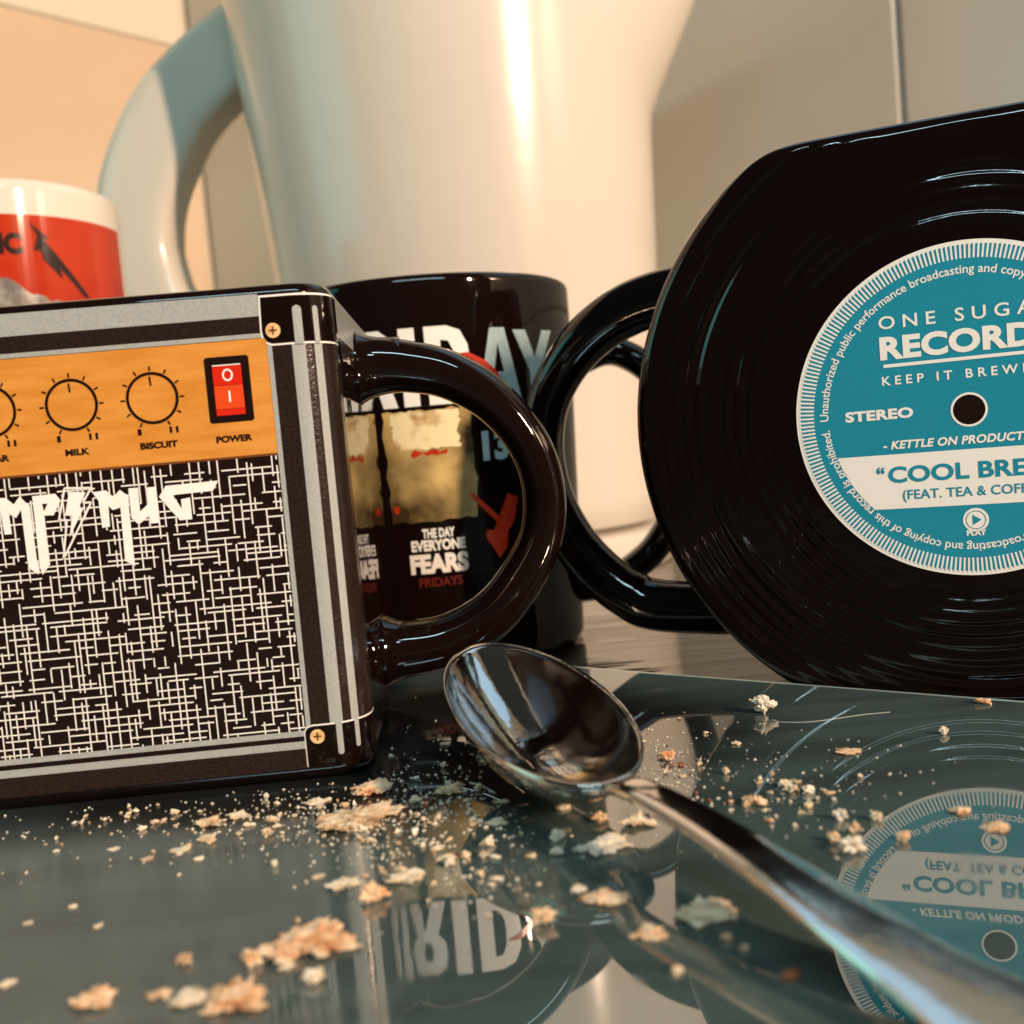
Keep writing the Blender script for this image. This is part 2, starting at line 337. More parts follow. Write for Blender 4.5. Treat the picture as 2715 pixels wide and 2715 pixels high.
# ------------------------------------------------------------------ amp mug
AY = math.radians(-2.5)
AMP = Matrix.Translation((-.0328, .1598, 0)) @ Matrix.Rotation(-AY, 4, 'Z')
amp = empty('amplifier_mug', AMP, 'black square mug printed like a guitar amplifier with an orange control panel', 'mug')
SX0, SX1, AR, AD, AH = -.0955, .0072, .006, .075, .0785     # side planes, corner radius, depth, height
def rrect(x0, x1, y0, y1, r, n=10):
    out = []
    for cx, cy, a in ((x1 - r, y0 + r, -90), (x1 - r, y1 - r, 0), (x0 + r, y1 - r, 90), (x0 + r, y0 + r, 180)):
        for i in range(n + 1):
            t = math.radians(a + 90 * i / n); out.append((cx + r * math.cos(t), cy + r * math.sin(t)))
    return out
def amp_ring(inset, z):
    return [(x, y, z) for x, y in rrect(SX0 + inset, SX1 - inset, inset, AD - inset, max(AR - inset, .001))]
rings = []
for i in range(7):
    a = PI / 2 * i / 6; rings.append(amp_ring(.0028 * (1 - math.sin(a)), .0028 * (1 - math.cos(a)) ))
for z in (.01, .02, .03, .04, .05, .06, .07): rings.append(amp_ring(0, z))
for i in range(7):
    a = PI / 2 * i / 6; rings.append(amp_ring(.0018 * (1 - math.cos(a)), AH - .0018 + .0018 * math.sin(a)))
for i in range(1, 7):
    a = PI / 2 * i / 6; rings.append(amp_ring(.0018 + .0018 * math.sin(a), AH - .0018 + .0018 * math.cos(a)))
rings += [amp_ring(.0040, .05), amp_ring(.0045, .008)]
v, f = loft(rings); link('body', mesh('body', v, f), M['glaze'], amp)
def amp_map(s, z, off=.00016):
    """s runs along the front to the right, round the corner and back along the side (metres)"""
    k = SX1 - AR
    if s <= k: return Vector((s, -off, z))
    ph = (s - k) / AR
    if ph <= PI / 2: return Vector((k + (AR + off) * math.sin(ph), AR - (AR + off) * math.cos(ph), z))
    return Vector((SX1 + off, AR + (s - k - AR * PI / 2), z))
mm = .001
def amp_decal(name, build, mt, off=.16, cuts=None):
    bm = bmesh.new(); build(bm)
    return decal(name, bm, lambda s, z: amp_map(s * mm, z * mm, off * mm), mt, amp, cuts)
WRAP = (1.2, 12.0, .5)
LX = -92.0
SIDE = 76
amp_decal('front_panel', lambda b: rect_bm(b, LX, 1.2, 2.4, 76.9), M['tolex'], .08)
amp_decal('corner_panel', lambda b: rect_bm(b, 1.2, 14, 2.4, 76.9), M['tolex'], .08, (1.7, 12.2, .5))
amp_decal('silver_band', lambda b: rect_bm(b, LX, -3.3, 73.6, 77.0), M['silver'])
amp_decal('side_silver_band', lambda b: rect_bm(b, 13.0, 68, 70.5, 77.0), M['silver'], .16)
amp_decal('side_panel', lambda b: rect_bm(b, 16.0, 68, 67.0, 70.3), M['tolex'], .2)
amp_decal('silver_stripe', lambda b: (rect_bm(b, 1.2, 3.2, 8.6, 69)), M['silver'], .16, (1.5, 3.2, .4))
amp_decal('silver_stripe', lambda b: (rect_bm(b, 4.6, 5.95, 9.0, 69)), M['silver'], .16, (4.8, 5.9, .3))
def frame_lines(b):
    rect_bm(b, LX, -1.9, 70.3, 71.0)                       # line above the panel
    rect_bm(b, -2.6, -1.85, 8.6, 70.3)                      # line right of panel and cloth
    rect_bm(b, LX, -2.65, 7.6, 8.5); rect_bm(b, LX, -3.0, 5.6, 6.8)
amp_decal('silver_rail', frame_lines, M['silver'], .17)
amp_decal('rail_groove', lambda b: rect_bm(b, LX, -2.9, 6.85, 7.55), M['ink'], .17)
# corner protectors
def prot_top(b, g=0.0):
    poly_bm(b, [(-3.2 + g, 76.7 - g), (-3.4 + g, 71.2), (-3.25 + g, 70.2 + g * .5), (-2.6 + g * .7, 69.3 + g * .8), (-1.7 + g * .3, 68.95 + g), (13.0 - g, 68.95 + g), (13.0 - g, 76.7 - g)])
amp_decal('corner_trim', lambda b: prot_top(b), M['cream'], .18, (-1, 13, .5))
amp_decal('corner_protector', lambda b: prot_top(b, .32), M['glaze'], .30, (-1, 13, .5))
def prot_bot(b, g=0.0):
    poly_bm(b, [(-3.0 + g, 2.6), (-3.0 + g, 8.2), (-2.6 + g, 9.0 - g * .6), (-1.6, 9.3 - g), (12.6, 9.3 - g), (12.6, 2.6)])
amp_decal('corner_trim', lambda b: prot_bot(b), M['cream'], .18, (-1, 12.6, .5))
amp_decal('corner_protector', lambda b: prot_bot(b, .22), M['glaze'], .30, (-1, 12.6, .5))
def strip_end(b, x0, x1, z0, z1):
    r = (x1 - x0) / 2; c = (x0 + x1) / 2; lo = z0 < z1
    pts = [(c + r * math.cos(t), z0 + (r - r * math.sin(t)) if False else z0 - r * math.sin(t)) for t in [PI * i / 10 for i in range(11)]] if lo else None
    poly_bm(b, [(x1, z1), (x0, z1)] + [(c - r * math.cos(PI * i / 10), z0 + r - r * math.sin(PI * i / 10)) for i in range(11)])
amp_decal('silver_stripe_end', lambda b: poly_bm(b, [(1.75, 68.9), (3.05, 68.9)] + [(2.4 + .65 * math.cos(PI * i / 10), 74.2 + .65 * math.sin(PI * i / 10)) for i in range(11)]), M['silver'], .36, (2, 3, .4))
amp_decal('silver_stripe_end', lambda b: poly_bm(b, [(4.75, 68.9), (5.6, 68.9)] + [(5.17 + .43 * math.cos(PI * i / 10), 74.3 + .43 * math.sin(PI * i / 10)) for i in range(11)]), M['silver'], .36, (5, 5.6, .3))
amp_decal('silver_stripe_end', lambda b: poly_bm(b, [(2.95, 9.35), (2.05, 9.35)] + [(2.5 - .45 * math.cos(PI * i / 10), 4.6 - .45 * math.sin(PI * i / 10)) for i in range(11)]), M['silver'], .36, (2.2, 3, .4))
amp_decal('silver_stripe_end', lambda b: poly_bm(b, [(5.7, 9.35), (4.95, 9.35)] + [(5.32 - .37 * math.cos(PI * i / 10), 5.2 - .37 * math.sin(PI * i / 10)) for i in range(11)]), M['silver'], .36, (5.1, 5.7, .3))
for cx, cz in ((-1.42, 71.25), (-.94, 7.39)):
    s1 = amp_decal('corner_screw', lambda b: poly_bm(b, circ(cx, cz, 1.15, 28)), M['brass'], .36)
    def cross(b):
        rect_bm(b, cx - .6, cx + .6, cz - .14, cz + .14); rect_bm(b, cx - .14, cx + .14, cz - .62, cz + .62)
    amp_decal('screw_cross', cross, M['brassdark'], .40)
# orange panel
amp_decal('control_panel', lambda b: rect_bm(b, LX, -2.62, 52.5, 70.2), M['orange'], .22)
amp_decal('panel_shadow_line', lambda b: rect_bm(b, LX, -2.62, 52.15, 52.5), M['brassdark'], .22)
def knob(b, cx):
    cz = 62.5; ring_bm(b, cx, cz, 3.55, 4.0)
    seg_bm(b, cx - .02, cz + 1.9, cx - .12, cz + 3.3, .28)
    for i in range(11):
        a = math.radians(-118 + 300 * i / 10.0 * .985); a = math.radians(242 - i * 30.4)
        seg_bm(b, cx + 4.15 * math.cos(a), cz + 4.15 * math.sin(a), cx + 4.85 * math.cos(a), cz + 4.85 * math.sin(a), .26)
for cx in (-20.75, -33.0, -45.35): amp_decal('knob_dial', lambda b: knob(b, cx), M['ink'], .30)
def panel_text(b):
    text_bm(b, 'SUGAR', -48.6, -43.2, 54.75, 1.05, .045); text_bm(b, 'MILK', -34.75, -31.05, 54.75, 1.05, .045)
    text_bm(b, 'BISCUIT', -23.35, -17.65, 54.75, 1.05, .045); text_bm(b, 'POWER', -11.75, -6.2, 54.75, 1.05, .045)
    for cx in (-20.75, -33.0, -45.35):
        text_bm(b, '1', cx - 2.75, cx - 2.2, 56.95, 1.0, .05); text_bm(b, '11', cx + 2.1, cx + 3.45, 56.95, 1.0, .05)
amp_decal('panel_lettering', panel_text, M['ink'], .30)
def swf(b):
    poly_bm(b, [(-12.4, 58.1), (-12.1, 57.8), (-5.9, 57.8), (-5.6, 58.1), (-5.6, 67.6), (-5.9, 67.9), (-12.1, 67.9), (-12.4, 67.6)])
amp_decal('power_switch_frame', swf, M['ink'], .30)
amp_decal('power_switch', lambda b: rect_bm(b, -11.25, -6.85, 63.5, 66.5), M['red'], .36)
amp_decal('power_switch', lambda b: rect_bm(b, -11.25, -6.85, 59.9, 63.45), M['red2'], .36)
amp_decal('power_switch', lambda b: rect_bm(b, -11.25, -6.85, 58.9, 59.85), M['red'], .36)
def sw_t(b):
    bm2 = circ(-9.0, 65.0, 1); n = 30
    a = [b.verts.new((-9.0 + .82 * math.cos(2 * PI * i / n), 0, 65.05 + .95 * math.sin(2 * PI * i / n))) for i in range(n)]
    c = [b.verts.new((-9.0 + .55 * math.cos(2 * PI * i / n), 0, 65.05 + .68 * math.sin(2 * PI * i / n))) for i in range(n)]
    for i in range(n): b.faces.new((a[i], a[(i + 1) % n], c[(i + 1) % n], c[i]))
    rect_bm(b, -9.15, -8.85, 60.9, 62.6); rect_bm(b, -11.2, -6.9, 66.5, 66.66)
amp_decal('switch_marks', sw_t, M['cream'], .42)
# grille cloth
random.seed(7)
amp_decal('grille_cloth', lambda b: rect_bm(b, LX, -2.62, 8.5, 52.15), M['ink'], .17)
def weave(b):
    wd = .20
    x = -2.95
    while x > -91.5:
        z = 8.5 + random.uniform(-4, 0)
        while z < 52.1:
            ln = random.choice((1.6, 2.6, 3.6, 5.2, 7.5, 10.0)) * random.uniform(.8, 1.2); a, c = max(z, 8.5), min(z + ln, 52.1)
            if c > a + .3: rect_bm(b, x - wd / 2, x + wd / 2, a, c)
            z += ln + random.choice((.9, 1.6, 2.6, 4.2))
        x -= random.choice((.7, 1.0, 1.25, 1.45, 1.6))
    z = 9.0
    while z < 51.6:
        x = -91.5 + random.uniform(-4, 0)
        while x < -2.7:
            ln = random.choice((2.2, 3.4, 5.0, 7.0, 9.5)) * random.uniform(.8, 1.2); a, c = max(x, -91.5), min(x + ln, -2.7)
            if c > a + .3: rect_bm(b, a, c, z - wd / 2, z + wd / 2)
            x += ln + random.choice((.9, 1.6, 2.6, 4.0))
        z += random.choice((.7, 1.0, 1.25, 1.45, 1.6))
o = amp_decal('grille_threads', weave, M['cream'], .22); o['kind'] = 'stuff'
# lettering of the cloth
LOGO = [[(-46.3, 49.3), (-44.5, 49.2), (-43.4, 48.1), (-42.4, 49.2), (-41.0, 47.6), (-40.9, 37.0), (-42.3, 38.1), (-42.4, 47.2), (-43.3, 46.0), (-44.3, 46.8), (-44.2, 43.6), (-45.3, 43.6), (-45.5, 47.2), (-46.4, 48.2)],
 [(-31.4, 48.9), (-29.3, 49.0), (-28.3, 47.9), (-27.2, 48.9), (-26.0, 47.8), (-26.1, 46.1), (-26.2, 36.9), (-27.6, 37.9), (-27.4, 46.2), (-28.6, 45.9), (-29.2, 46.6), (-29.3, 43.4), (-30.5, 43.3), (-30.6, 47.5)],
 [(-25.9, 49.0), (-24.4, 49.0), (-24.5, 45.3), (-23.2, 46.3), (-23.1, 48.9), (-21.7, 48.9), (-21.8, 43.3), (-23.1, 43.3), (-23.1, 44.6), (-24.9, 43.3), (-25.9, 44.4)],
 [(-20.2, 48.9), (-12.1, 49.0), (-13.1, 47.5), (-19.3, 47.4), (-18.1, 45.1), (-18.1, 46.6), (-16.7, 46.8), (-16.7, 43.4), (-18.6, 43.4), (-21.4, 47.3)],
 [(-34.9, 49.3), (-32.4, 49.0), (-33.7, 46.7), (-32.9, 46.7), (-35.6, 42.3), (-34.8, 45.6), (-35.9, 45.7)],
 [(-51.6, 37.4), (-50.2, 38.2), (-50.2, 43.8), (-48.6, 43.8), (-48.6, 43.0), (-47.2, 43.0), (-47.2, 49.3), (-50.6, 49.3), (-51.6, 48.4)]]
def logo(b):
    for p in LOGO[:5]: poly_bm(b, p)
    poly_bm(b, LOGO[5], [[(-50.2, 45.2), (-48.6, 45.2), (-48.6, 47.9), (-50.2, 47.9)]])
    poly_bm(b, [(-40.5, 49.1), (-37.0, 49.2), (-36.3, 48.1), (-37.6, 45.9), (-39.0, 46.0), (-39.0, 38.4), (-40.3, 36.9), (-40.6, 38.1), (-40.5, 45.5)], [[(-39.15, 47.8), (-38.3, 47.8), (-39.0, 46.6)]])
    bo = [(-35.5, 49.9), (-31.5, 49.6), (-33.0, 47.4), (-31.7, 47.4), (-36.9, 39.0), (-35.7, 45.0), (-36.9, 45.1)]
    for i in range(len(bo)): seg_bm(b, *bo[i], *bo[(i + 1) % len(bo)], .28)
amp_decal('cloth_lettering', logo, M['cream'], .34)
# handle
ap = [(.0045, 67.8), (10, 68), (17, 67.2), (24.5, 65), (32.5, 59.5), (38.5, 51.3), (41, 42.5), (40.2, 33), (36, 25.2), (29.3, 17.8), (20, 13.2), (10, 12.2), (.0045, 12.2)]
path = [(a * mm, .040, z * mm) for a, z in ap]
v, f = sweep(path, (0, 1, 0), [.0058, .0054, .0050, .0047, .0044, .0042, .0042, .0043, .0045, .0048, .0052, .0056, .0062], .0062, 32, 2.3, 10)
me = mesh('handle', v, f); fix_normals(me); link('handle', me, M['glaze'], amp)
# flared roots of the handle
for zc in (.0678, .0122):
    rs = []
    for i in range(9):
        t = i / 8; k = (1 - t) ** 3; r1, r2 = .0054 + .0022 * k, .0061 + .0015 * k
        rs.append([(.0068 + t * .009, .040 + r2 * math.cos(a), zc + r1 * math.sin(a)) for a in [2 * PI * j / 28 for j in range(28)]])
    v, f = loft(rs); me = mesh('handle_root', v, f); fix_normals(me); link('handle_root', me, M['glaze'], amp)

# ------------------------------------------------------------------ record mug
RY = .3754
REC = Matrix.Translation((.0831, .1838, 0)) @ Matrix.Rotation(-RY, 4, 'Z')
rec = empty('record_mug', REC, 'black mug shaped like a vinyl record with a round blue label', 'mug')
RZ, RR, ZT, ZB = .0497, .0615, .1022, -.005
def rmax(a):
    d = (math.cos(a), math.sin(a)); r = RR
    if d[1] > 1e-6:
        q = (ZT - RZ) / d[1]; k = 44; r = (r ** -k + q ** -k) ** (-1 / k)
    if d[1] < -1e-6:
        q = (ZB - RZ) / d[1]; k = 40; r = (r ** -k + q ** -k) ** (-1 / k)
    return r
NA, NR = 288, 190
v = []; f = []
random.seed(3); gr = [random.uniform(.35, 1) for _ in range(40)]
for i in range(NR + 1):
    fr = (i / NR)
    for j in range(NA):
        a = 2 * PI * j / NA; rm = rmax(a); r = fr * rm
        y = 0.0
        if r > .0315:
            g = (r - .0315) / .00235 + .5 * noise.noise(Vector((r * 170, 2.2, 0))); k = max(0, int(g)); ph = g - k
            y += .00046 * gr[k] * max(0, .72 + 1.1 * noise.noise(Vector((math.cos(a) * 1.7, math.sin(a) * 1.7, r * 140)))) * (.5 - .5 * math.cos(2 * PI * ph)) * min(1, (r - .0315) / .002) * (1 if rm - r > .003 else max(0, (rm - r - .001) / .002))
        e = (rm - r) / .0030
        if e < 1: y += .0030 * (1 - math.sqrt(max(0, 1 - (1 - e) ** 2)))
        y += .00012 * noise.noise(Vector((r * math.cos(a) * 55, r * math.sin(a) * 55, 3)))
        v.append((r * math.cos(a), y, RZ + r * math.sin(a)))
for i in range(NR):
    for j in range(NA):
        a = i * NA + j; b = i * NA + (j + 1) % NA
        f.append((a, b, b + NA, a + NA))
RD_ = .055
rings = []
outer = lambda ins, y: [((rmax(2 * PI * j / NA) - ins) * math.cos(2 * PI * j / NA), y, RZ + (rmax(2 * PI * j / NA) - ins) * math.sin(2 * PI * j / NA)) for j in range(NA)]
base = NR * NA
for ins, y in ((0, .006), (0.0, .02), (0, .04), (0, RD_ - .003), (.0009, RD_ - .0009), (.003, RD_)):
    st = len(v); v += outer(ins, y)
    for j in range(NA):
        a = base + j; b = base + (j + 1) % NA; c = st + (j + 1) % NA; d = st + j; f.append((a, b, c, d))
    base = st
f.append(tuple(range(base, base + NA))[::-1])
me = mesh('body', v, f); fix_normals(me); ob = link('body', me, M['record_glaze'], rec)
# hollow it out through the flat top
cut = bmesh.new(); vs = [cut.verts.new(p) for p in [(x, y, z) for z in (.012, .12) for x, y in rrect(-.026 if z > .05 else -.024, .026 if z > .05 else .024, .006, RD_ - .005, .010, 6)]]
nn = len(vs) // 2
cut.faces.new(vs[:nn][::-1]); cut.faces.new(vs[nn:])
for j in range(nn): cut.faces.new((vs[j], vs[(j + 1) % nn], vs[nn + (j + 1) % nn], vs[nn + j]))
bmesh.ops.recalc_face_normals(cut, faces=cut.faces)
co = bpy.data.objects.new('cutter', from_bm('cutter', cut)); COL.objects.link(co); co.parent = rec
md = ob.modifiers.new('hollow', 'BOOLEAN'); md.operation = 'DIFFERENCE'; md.object = co; md.solver = 'EXACT'
bpy.context.view_layer.update()
nm = bpy.data.meshes.new_from_object(ob.evaluated_get(bpy.context.evaluated_depsgraph_get()))
ob.modifiers.clear(); ob.data = nm; bpy.data.objects.remove(co)
# thin pale lip of worn glaze on the left rim is left to the light; the handle:
rp = [(-50, 80.5), (-60, 80.5), (-70, 78.2), (-79, 73), (-85.7, 66), (-90, 58), (-91.7, 48), (-90.5, 37.5), (-86.7, 27.5), (-81, 19.5), (-74, 13.5), (-66, 10.2), (-43, 9)]
v, f = sweep([(a * mm, .030, z * mm) for a, z in rp], (0, 1, 0), [.0062, .0062, .006, .0055, .0050, .0047, .0046, .0047, .0052, .0055, .0058, .006, .006], .0065, 32, 2.2, 10)
me = mesh('handle', v, f); fix_normals(me); link('handle', me, M['record_glaze'], rec)
# label print
def rec_decal(name, build, mt, off, parent=rec):
    bm = bmesh.new(); build(bm)
    return decal(name, bm, lambda s, z: Vector((s * mm, -(off + .22) * mm, z * mm)), mt, parent)
LZ = 49.65
lab = rec_decal('record_label', lambda b: poly_bm(b, circ(0, LZ, 29.9, 200)), M['label_cream'], .0)
rec_decal('label_field', lambda b: poly_bm(b, circ(0, LZ, 29.1, 200)), M['blue'], .05)
def ticks(b):
    for i in range(240):
        a = 2 * PI * i / 240
        seg_bm(b, 26.7 * math.cos(a), LZ + 26.7 * math.sin(a), 29.3 * math.cos(a), LZ + 29.3 * math.sin(a), .33)
rec_decal('label_tick_marks', ticks, M['label_cream'], .10)
def ringtext(b):
    for a0 in (180.0, 1.0):
        t = bmesh.new(); L = math.radians(177) * 24.35
        text_bm(t, 'Unauthorized public performance broadcasting and copying of this record is prohibited.', 0, L, 0, 1.55, .012)
        vm = {}
        for vv in t.verts:
            r = 24.1 + vv.co.z; an = math.radians(a0) - vv.co.x / 24.35
            vm[vv] = b.verts.new((r * math.cos(an), 0, LZ + r * math.sin(an)))
        for ff in t.faces:
            try: b.faces.new([vm[q] for q in ff.verts])
            except ValueError: pass
        t.free()
rec_decal('ring_lettering', ringtext, M['label_cream'], .10)
def band(b):
    R = 24.0; zt, zb = 42.6 - LZ, 32.55 - LZ; n = 16
    a1, a2 = math.asin(zt / R), math.asin(zb / R)
    right = [(R * math.cos(a1 + (a2 - a1) * i / n), LZ + R * math.sin(a1 + (a2 - a1) * i / n)) for i in range(n + 1)]
    poly_bm(b, right + [(-x, z) for x, z in right[::-1]])
rec_decal('title_band', band, M['label_cream'], .10)
def words(b):
    text_bm(b, 'ONE SUGAR', -14.3, 14.3, 65.5, 2.35, .012, 1.55)
    text_bm(b, 'RECORDS', -14.35, 14.35, 59.9, 4.3, .045, 1.05)
    rect_bm(b, -13.9, 13.9, 58.5, 59.1)
    text_bm(b, 'KEEP IT BREWING', -14.3, 14.3, 55.3, 1.65, .02, 1.6)
    text_bm(b, 'STEREO', -21.1, -9.3, 49.1, 1.95, .045, 1.05); text_bm(b, '45 RPM', 9.3, 21.1, 49.1, 1.95, .045, 1.05) if False else None
    text_bm(b, '- KETTLE ON PRODUCTIONS -', -14.8, 14.8, 43.55, 1.55, .035, 1.05, .22)
    text_bm(b, 'PLAY', -1.55, 1.75, 26.95, 1.05, .05)
    ring_bm(b, 0, LZ, 2.65, 3.05); 
    poly_bm(b, circ(.1, 29.8, 2.15, 40))
rec_decal('label_lettering', words, M['label_cream'], .13)
def words2(b):
    text_bm(b, 'COOL BREW', -14.2, 14.0, 37.35, 3.05, .03, 1.02)
    text_bm(b, '\u201c', -16.2, -14.8, 37.35, 3.05, .03); text_bm(b, '\u201d', 14.6, 16.0, 37.35, 3.05, .03)
    text_bm(b, '(FEAT. TEA & COFFEE)', -11.9, 11.9, 34.2, 1.75, .012, 1.02)
    poly_bm(b, [(-.45, 30.75), (-.45, 28.85), (1.05, 29.8)]); ring_bm(b, .1, 29.8, 1.55, 1.68)
rec_decal('band_lettering', words2, M['blue'], .17)
rec_decal('centre_hole', lambda b: poly_bm(b, circ(0, LZ, 2.66, 48)), M['ink'], .14)

# ------------------------------------------------------------------ dark cylindrical mug
FC = Vector((-.0203, .289, 0))
FM = Matrix.Translation((FC.x, FC.y, TB))
fri = empty('film_mug', FM, 'black cylindrical mug with pale letters between the square mug and record mug', 'mug')
FT = .093 - TB
def frad(z): return .0410 - .0030 * max(0, min(1, (.08 - TB - z) / .08))
NF = 128
def cring(r, z, n=NF): return [(r * math.cos(2 * PI * j / n), r * math.sin(2 * PI * j / n), z) for j in range(n)]
rings = [cring(.030, .0), cring(.0345, .0002), cring(frad(0) - .0006, .0012), cring(frad(.003), .003)] + [cring(frad(z), z) for z in [.01 + .01 * i for i in range(9)]]
rings += [cring(frad(1) - .0016 * (1 - math.cos(a)), FT - .0022 + .0022 * math.sin(a)) for a in [PI / 2 * i / 6 for i in range(7)]]
rings += [cring(frad(1) - .0016 - .0018 * math.sin(a), FT - .0022 + .0022 * math.cos(a)) for a in [PI / 2 * i / 6 for i in range(1, 7)]]
rings += [cring(.0368, .05), cring(.034, .008), cring(.02, .005)]
v, f = loft(rings); me = mesh('body', v, f); link('body', me, M['glaze'], fri)
def fmap(s, z, off):
    zz = z * mm - TB; r = frad(zz) + off * mm; a = s * mm / .041
    return Vector((r * math.sin(a), -r * math.cos(a), zz))
def fri_decal(name, build, mt, off=.15):
    bm = bmesh.new(); build(bm)
    return decal(name, bm, lambda s, z: fmap(s, z, off), mt, fri, (-40, 48, 1.5))
# title letters, drawn as bold condensed shapes (ink 62..80)
ZL, ZH = 61.5, 80.2
def T_fr(b):
    poly_bm(b, [(-24.5, ZL), (-20.9, ZL), (-20.9, 68.6), (-17.0, 68.6), (-17.0, 71.9), (-20.9, 71.9), (-20.9, 76.8), (-16.6, 76.8), (-16.6, ZH), (-24.5, ZH)])
    poly_bm(b, [(-14.9, ZL), (-11.3, ZL), (-11.3, 69), (-10.5, 69), (-8.6, ZL), (-4.9, ZL), (-7.3, 70), (-5.6, 71.8), (-5.2, 75), (-5.9, 78.4), (-8.1, ZH), (-14.9, ZH)], [[(-11.3, 72.2), (-9.4, 72.3), (-8.8, 74.6), (-9.4, 77.1), (-11.3, 77.1)]])
    rect_bm(b, -3.3, .6, ZL, ZH)
    poly_bm(b, [(2.9, ZL), (8.6, ZL), (11.8, 62.9), (13.4, 66.5), (13.8, 70.9), (13.3, 75.6), (11.6, 79.0), (8.4, ZH), (2.9, ZH)], [[(6.7, 65), (8.6, 65.4), (9.7, 68), (9.9, 71), (9.6, 74.4), (8.6, 76.6), (6.7, 76.9)]])
fri_decal('title_letters', T_fr, M['pale_print'])
def T_ay(b):
    poly_bm(b, [(15.2, ZL), (18.6, ZL), (19.3, 65.5), (23.3, 65.5), (24.0, ZL), (27.6, ZL), (23.4, 79.2), (19.3, 79.2)], [[(19.9, 68.4), (22.7, 68.4), (21.3, 75.5)]])
    poly_bm(b, [(31.0, ZL), (34.6, ZL), (34.6, 68.2), (40.4, 78.6), (36.2, 78.6), (33.0, 71.8), (30.0, 78.6), (25.9, 78.6), (31.0, 68.2)])
    text_bm(b, '13', 15.2, 22.6, 47.0, 7.4, .05)
fri_decal('shaded_letters', T_ay, M['shaded_print'])
random.seed(11)
def blob(cx, cz, rx, rz, n=72, amp=.07, seed=0):
    out = []
    for i in range(n):
        a = 2 * PI * i / n; k = 1 + amp * noise.noise(Vector((math.cos(a) * 2.2 + seed, math.sin(a) * 2.2, seed))) * 2 + amp * .5 * noise.noise(Vector((math.cos(a) * 9 + seed, math.sin(a) * 9, 5)))
        out.append((cx + rx * k * math.cos(a), cz + rz * k * math.sin(a)))
    return out
def ragged(b, x0, x1, z0, z1, sd):
    pts = []
    for (ax_, az, bx, bz) in ((x0, z0, x1, z0), (x1, z0, x1, z1), (x1, z1, x0, z1), (x0, z1, x0, z0)):
        for i in range(14):
            t = i / 14; q = noise.noise(Vector((ax_ + (bx - ax_) * t * 1.3 + sd, az + (bz - az) * t * 1.3, sd))) * .9
            pts.append((ax_ + (bx - ax_) * t + (q if ax_ == bx else 0), az + (bz - az) * t + (q if az == bz else 0)))
    poly_bm(b, pts)
fri_decal('weathered_patch', lambda b: ragged(b, -9.5, 12.8, 33.5, 60.5, 1.5), M['patch'], .19)
fri_decal('pale_patch', lambda b: ragged(b, -7.0, 9.5, 51.0, 60.2, 4.5), M['patch2'], .23)
fri_decal('rust_streak', lambda b: ragged(b, -2.5, 6.0, 49.6, 50.6, 7.5), M['red_print'], .27)
def T_small(b):
    text_bm(b, 'THE DAY', -2.1, 6.2, 29.3, 2.4, .04); text_bm(b, 'EVERYONE', -5.2, 8.7, 26.2, 2.75, .045); text_bm(b, 'FEARS', -5.9, 9.1, 20.6, 4.9, .055)
fri_decal('slogan_lettering', T_small, M['pale_print'], .3)
fri_decal('day_lettering', lambda b: text_bm(b, 'FRIDAYS', -4.1, 7.2, 17.3, 2.3, .03), M['darkred_print'], .3)
def axe(b):
    poly_bm(b, [(10.6, 38.9), (11.7, 39.4), (18.7, 32.6), (17.6, 31.6)])
    poly_bm(b, [(17.6, 31.6), (21.2, 38.4), (24.2, 37.2), (22.7, 31.6), (20.6, 29.2), (20.0, 25.1), (17.7, 22.7), (14.3, 28.2), (14.7, 30.1), (16.6, 29.6)])
    poly_bm(b, blob(-8.0, 36.8, .8, 1.0, 16)); 
fri_decal('red_axe_print', axe, M['red_print'], .3)
fri_decal('red_splash', lambda b: poly_bm(b, [(9.8, 73.3), (13.2, 73.6), (17.5, 71.4), (20.8, 68.4), (22.8, 64.5), (19.3, 66.6), (16.9, 68.2), (15.7, 70.3), (12.5, 72.4)]), M['red_print'], .3)
# handle on its right side (mostly hidden by the record mug)
hx = [(1500, 985), (1545, 955), (1600, 933), (1655, 940), (1725, 985), (1790, 1070), (1815, 1200), (1795, 1340), (1745, 1440), (1685, 1500), (1610, 1545), (1530, 1560)]
def vp(x, y, Y):
    d = F_ + R_ * ((x - 1357.5) / 2717) + U_ * ((1357.5 - y) / 2717); return Vector((0, 0, H)) + d * (Y / d.y)
path = [vp(x, y, .289) - Vector((FC.x, FC.y, TB)) for x, y in hx]
v, f = sweep(path, (0, 1, 0), .0040, .006, 24, 2.2, 8); me = mesh('handle', v, f); fix_normals(me); link('handle', me, M['glaze'], fri)

# ------------------------------------------------------------------ white kettle
KC = Vector((-.0118, .46, 0))
ket = empty('electric_kettle', Matrix.Translation((KC.x, KC.y, TB)), 'large white electric kettle with a loop handle and pouring spout behind the mugs', 'kettle')
NK = 160
def kring(z, dr=0.0):
    zz = z + TB; r = .0826 + (zz - .12) * .0614 + dr; cx = .0015 - (zz - .12) * .025; out = []
    for j in range(NK):
        a = 2 * PI * j / NK; am = (a + PI) % (2 * PI) - PI
        t = max(0, zz - .182); sp = .46 * (math.sqrt(t * t + .004 ** 2) - .004 if t > 0 else 0) * math.exp(-(am / .34) ** 2)
        out.append((cx + (r + sp) * math.cos(a), (r + sp) * math.sin(a), z))
    return out
rings = [kring(.0185, -.006), kring(.0190, -.0016), kring(.0205, 0)] + [kring(.03 + .01 * i) for i in range(26)] + [kring(.2895, 0), kring(.2905, -.0012), kring(.2895, -.003), kring(.280, -.004)]
v, f = loft(rings, cap1=False); me = mesh('body', v, f); link('body', me, M['white_glaze'], ket)
lid = []
